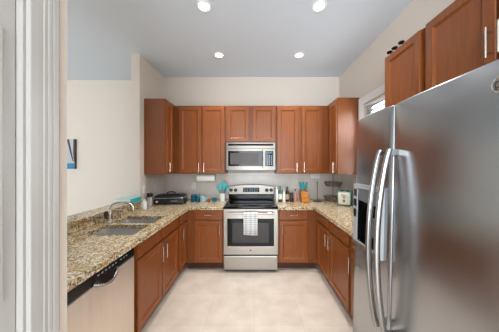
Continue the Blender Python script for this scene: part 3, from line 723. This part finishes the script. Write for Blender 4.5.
uts = ['turquoise spatula at the left of the white crock', 'turquoise spoon leaning left in the white crock', 'turquoise turner upright amid the white crock', 'turquoise ladle leaning right in the white crock', 'turquoise spoon at the right of the white crock']
for k, lb in enumerate(uts):
    a = (-1, -0.5, 0.05, 0.55, 1)[k]; bx = -0.512+a*0.022; tx = a*0.062; hz = (0.215, 0.26, 0.30, 0.27, 0.22)[k]; yy = 3.20+(0.012, -0.014, 0.0, -0.012, 0.014)[k]
    u = thing('cooking_utensil', lb, 'utensil', (bx, yy, ZW+0.012), 0, 'turquoise utensils in the crock')
    MB().tube([(0, 0, 0), (tx*0.55, 0, hz*0.7)], 0.005, 8).build('handle', 'teal', u, smooth=True)
    hd_ = MB(); n = 8; d = Vector((tx*0.45, 0, hz*0.30)); p0 = Vector((tx*0.55, 0, hz*0.7)); sd = Vector((d.z, 0, -d.x)).normalized()
    wid = [0.005, 0.014, 0.021, 0.023, 0.022, 0.018, 0.009] if k % 2 else [0.006, 0.016, 0.019, 0.020, 0.020, 0.020, 0.016]
    rings = []
    for i, wv in enumerate(wid):
        c = p0+d*(i/6*1.25); th = 0.004
        rings.append([c-sd*wv+Vector((0, -th, 0)), c+Vector((0, -th-(0.004 if k % 2 else 0), 0)), c+sd*wv+Vector((0, -th, 0)), c+sd*wv+Vector((0, th, 0)), c-sd*wv+Vector((0, th, 0))])
    hd_.loops(rings); hd_.build('head', 'teal_light', u, smooth=True)
bs = thing('black_spoon', 'slim black utensil rising from the white crock next to the range', 'utensil', (-0.500, 3.226, ZW+0.012))
MB().tube([(0, 0, 0), (0.024, 0, 0.16)], 0.004, 8).build('handle', 'black', bs, smooth=True)
MB().tube([(0.025, 0, 0.16), (0.032, 0, 0.19), (0.036, 0, 0.215), (0.039, 0, 0.235)], [0.005, 0.016, 0.017, 0.006], 10, flat=0.4).build('head', 'black', bs, smooth=True)

pt = thing('paper_towel_roll', 'white paper towel roll on a holder under the back left wall cabinet', 'paper towel', (-0.79, 3.25, UZ0-0.001))
MB().lathe([(0.052, -0.148), (0.055, -0.145), (0.055, 0.145), (0.052, 0.148), (0.02, 0.148)], (0, 0, -0.078), 28, 'x').build('roll', 'paper', pt, smooth=True)
hl = MB().tube([(-0.165, 0, -0.004), (-0.165, 0, -0.078), (0.165, 0, -0.078), (0.165, 0, -0.004)], 0.005, 8)
hl.box(-0.18, 0.18, -0.02, 0.02, -0.006, 0.0)
hl.build('holder', 'nickel', pt)

# ------------------------------------------------------------------ things on the right worktop
def bottle(label, x, y, r, h, m, neck=0.35, capm='black', labm=None, nr=0.4, name='bottle'):
    t = thing(name, label, 'bottle', (x, y, ZW), 0, 'bottles beside the range')
    hs = h*(1-neck)
    MB().lathe([(r*0.92, 0), (r, 0.005), (r, hs*0.90), (r*0.9, hs*0.97), (r*nr, hs+(h-hs)*0.35), (r*nr, h-0.025)]).build('bottle_body', m, t, smooth=True)
    MB().lathe([(r*nr*1.1, h-0.0245), (r*nr*1.1, h-0.002), (r*nr*0.9, h)]).build('cap', capm, t, smooth=True)
    if labm: MB().lathe([(r+0.0006, hs*0.25), (r+0.0006, hs*0.78)], n=24, cap0=False, cap1=False).build('paper_label', labm, t, smooth=True)
    return t
bottle('slender white bottle against the right side of the range', 0.368, 3.16, 0.021, 0.235, 'plastic_white', 0.2, 'plastic_white')
bottle('green glass bottle with a pale label, second from the range', 0.424, 3.17, 0.033, 0.255, 'green_glass', 0.35, 'green_glass', 'label_white')
bottle('short white bottle between the green bottle and dark labelled bottle', 0.483, 3.15, 0.023, 0.195, 'plastic_white', 0.3, 'pale_blue')
bottle('dark brown bottle with a tan label and black cap', 0.540, 3.18, 0.029, 0.240, 'dark_glass', 0.35, 'black', 'label_tan')
jar('dark_jar', 'short plain black jar between the brown and rose bottles', 'jar', 0.604, 3.16, 0.027, 0.150, 'navy', 'black')
bottle('rose pink bottle with a black cap, the farthest from the range', 0.666, 3.15, 0.026, 0.205, 'rose', 0.4, 'black', None, 0.35)

kb = thing('knife_block', 'honey wood knife block with turquoise handled knives', 'knife block', (0.815, 3.20, ZW))
MB().prism([(-0.085, 0.0), (0.085, 0.0), (0.085, 0.175), (0.03, 0.20), (-0.04, 0.155)], -0.054, 0.054, plane='yz').build('block', 'block', kb, bevel=0.004)
MB().prism([(-0.060, 0.002), (0.060, 0.002), (0.060, 0.075), (-0.060, 0.085)], -0.112, -0.0855).build('front_step', 'block', kb, bevel=0.003)
kl = ['turquoise handled knife at the left back of the block', 'turquoise handled knife at the middle back of the block', 'turquoise handled knife at the right back of the block', 'turquoise handled knife at the front left of the block', 'turquoise handled knife at the front right of the block']
for (kx, ky, kz), lb in zip(((-0.038, 0.03, 0.196), (0.0, 0.03, 0.196), (0.040, 0.03, 0.196), (-0.02, -0.02, 0.168), (0.028, -0.02, 0.168)), kl):
    kn = thing('kitchen_knife', lb, 'knife', (0.815+kx, 3.20+ky, ZW+kz+0.004), 0, 'turquoise knives in the block')
    B(-0.002, 0.002, -0.012, 0.012, 0.0, 0.010).build('blade', 'chrome', kn)
    MB().tube([(0, 0, 0.0102), (kx*0.12-0.002, -0.006, 0.035), (kx*0.35-0.006, -0.018, 0.075), (kx*0.6-0.012, -0.030, 0.112)], [0.013, 0.016, 0.014, 0.016], 10).build('handle', 'teal_light', kn, smooth=True)

st = thing('metal_stand', 'thin upright metal stand with a round base before the back tile', 'stand', (1.035, 3.20, ZW))
MB().lathe([(0.075, 0), (0.075, 0.006), (0.06, 0.010), (0.008, 0.012)], n=28).build('base', 'grey_dark', st, smooth=True)
MB().tube([(0, 0, 0.0122), (0, 0, 0.30)], 0.0045, 8).build('rod', 'grey_dark', st, smooth=True)
MB().lathe([(0.004, 0.3002), (0.010, 0.306), (0.010, 0.314), (0.003, 0.320)], n=12).build('finial', 'grey_dark', st, smooth=True)

fb = thing('tiered_basket', 'two-tier bronze wire basket behind the mint toaster', 'basket', (1.305, 3.235, ZW))
MB().tube([(0, 0, 0.0), (0, 0, 0.42)], 0.005, 8).build('pole', 'brown_wire', fb, smooth=True)
MB().tube([(0.018*math.sin(a*PI/8), 0, 0.4385-0.018*math.cos(a*PI/8)) for a in range(16)], 0.004, 8, closed=True).build('ring_handle', 'brown_wire', fb, smooth=True)
for z, r in ((0.012, 0.150), (0.248, 0.142)):
    tr = MB().lathe([(r*0.78, 0.0), (r, 0.062)], (0, 0, z), 32, cap0=True, cap1=False).build('tier', 'brown_mesh', fb)
    wr = MB()
    for k, rr in ((0, 0.78), (0.031, 0.89), (0.062, 1.0)):
        wr.tube([(r*rr*math.cos(a*PI/16), r*rr*math.sin(a*PI/16), z+k) for a in range(32)], 0.003, 6, closed=True)
    for a in range(20):
        c, s_ = math.cos(a*PI/10), math.sin(a*PI/10)
        wr.tube([(r*0.1*c, r*0.1*s_, z-0.002), (r*0.78*c, r*0.78*s_, z), (r*c, r*s_, z+0.062)], 0.0018, 5)
    wr.build('wire_frame', 'brown_wire', tr, smooth=True)

ts = thing('toaster', 'mint green retro toaster with cream end panel on the right worktop', 'toaster', (1.360, 2.93, ZW), math.radians(-31))
def tbody(w, d, z0, z1, r, n=6):
    pf = []
    for cx_, cz_, a0 in ((w-r, z1-r, 0), (-w+r, z1-r, PI/2)):
        for k in range(n+1):
            a = a0+PI/2*k/n; pf.append((cx_+r*math.cos(a), cz_+r*math.sin(a)))
    return pf+[(-w+0.006, z0), (w-0.006, z0)]
MB().prism(tbody(0.088, 0, 0.012, 0.205, 0.030), -0.112, 0.112).build('body', 'mint', ts, bevel=0.006, smooth=True)
ep = MB().prism(tbody(0.079, 0, 0.022, 0.196, 0.026), -0.120, -0.1125).build('end_panel', 'cream', ts, bevel=0.003, smooth=True)
B(-0.040, 0.040, -0.1225, -0.1202, 0.150, 0.166).build('badge', 'nickel', ep)
MB().lathe([(0.018, 0), (0.018, 0.010), (0.012, 0.013)], (0.0, -0.1202, 0.075), 20, 'y').build('dial', 'grey_mid', ep, smooth=True)
B(-0.003, 0.003, -0.1215, -0.1202, 0.102, 0.142).build('lever_slot', 'grey_dark', ep)
B(-0.016, 0.016, -0.138, -0.1218, 0.128, 0.139).build('lever', 'grey_mid', ep, bevel=0.002)
for x in (-0.036, 0.036): B(x-0.014, x+0.014, -0.09, 0.10, 0.2052, 0.2075).build('bread_slot', 'grey_dark', ts)
for x in (-0.07, 0.07):
    for y in (-0.09, 0.09): MB().lathe([(0.012, 0), (0.012, 0.0115)], (x, y, 0), 12).build('foot', 'grey_dark', ts)
wb = thing('white_bottle', 'tall narrow white bottle standing behind the mint toaster', 'bottle', (1.42, 3.085, ZW)) if False else None

# ------------------------------------------------------------------ ornaments on top of the wall cabinet
ol = ['small dark ornament on the cabinet top, nearest the window', 'small dark ornament on the cabinet top, middle of the three', 'small dark ornament on the cabinet top, nearest the fridge cabinet']
for (oy, lb) in zip((1.728, 1.665, 1.590), ol):
    o = thing('cabinet_ornament', lb, 'ornament', (1.195, oy, 2.4565), 0, 'dark ornaments on the cabinet top')
    MB().lathe([(0.018, 0), (0.016, 0.004), (0.007, 0.016), (0.009, 0.022)], n=16).build('foot', 'cream', o, smooth=True)
    MB().lathe([(0.009, 0.0222), (0.024, 0.040), (0.022, 0.047), (0.010, 0.043)], n=7).build('cup', 'black', o)
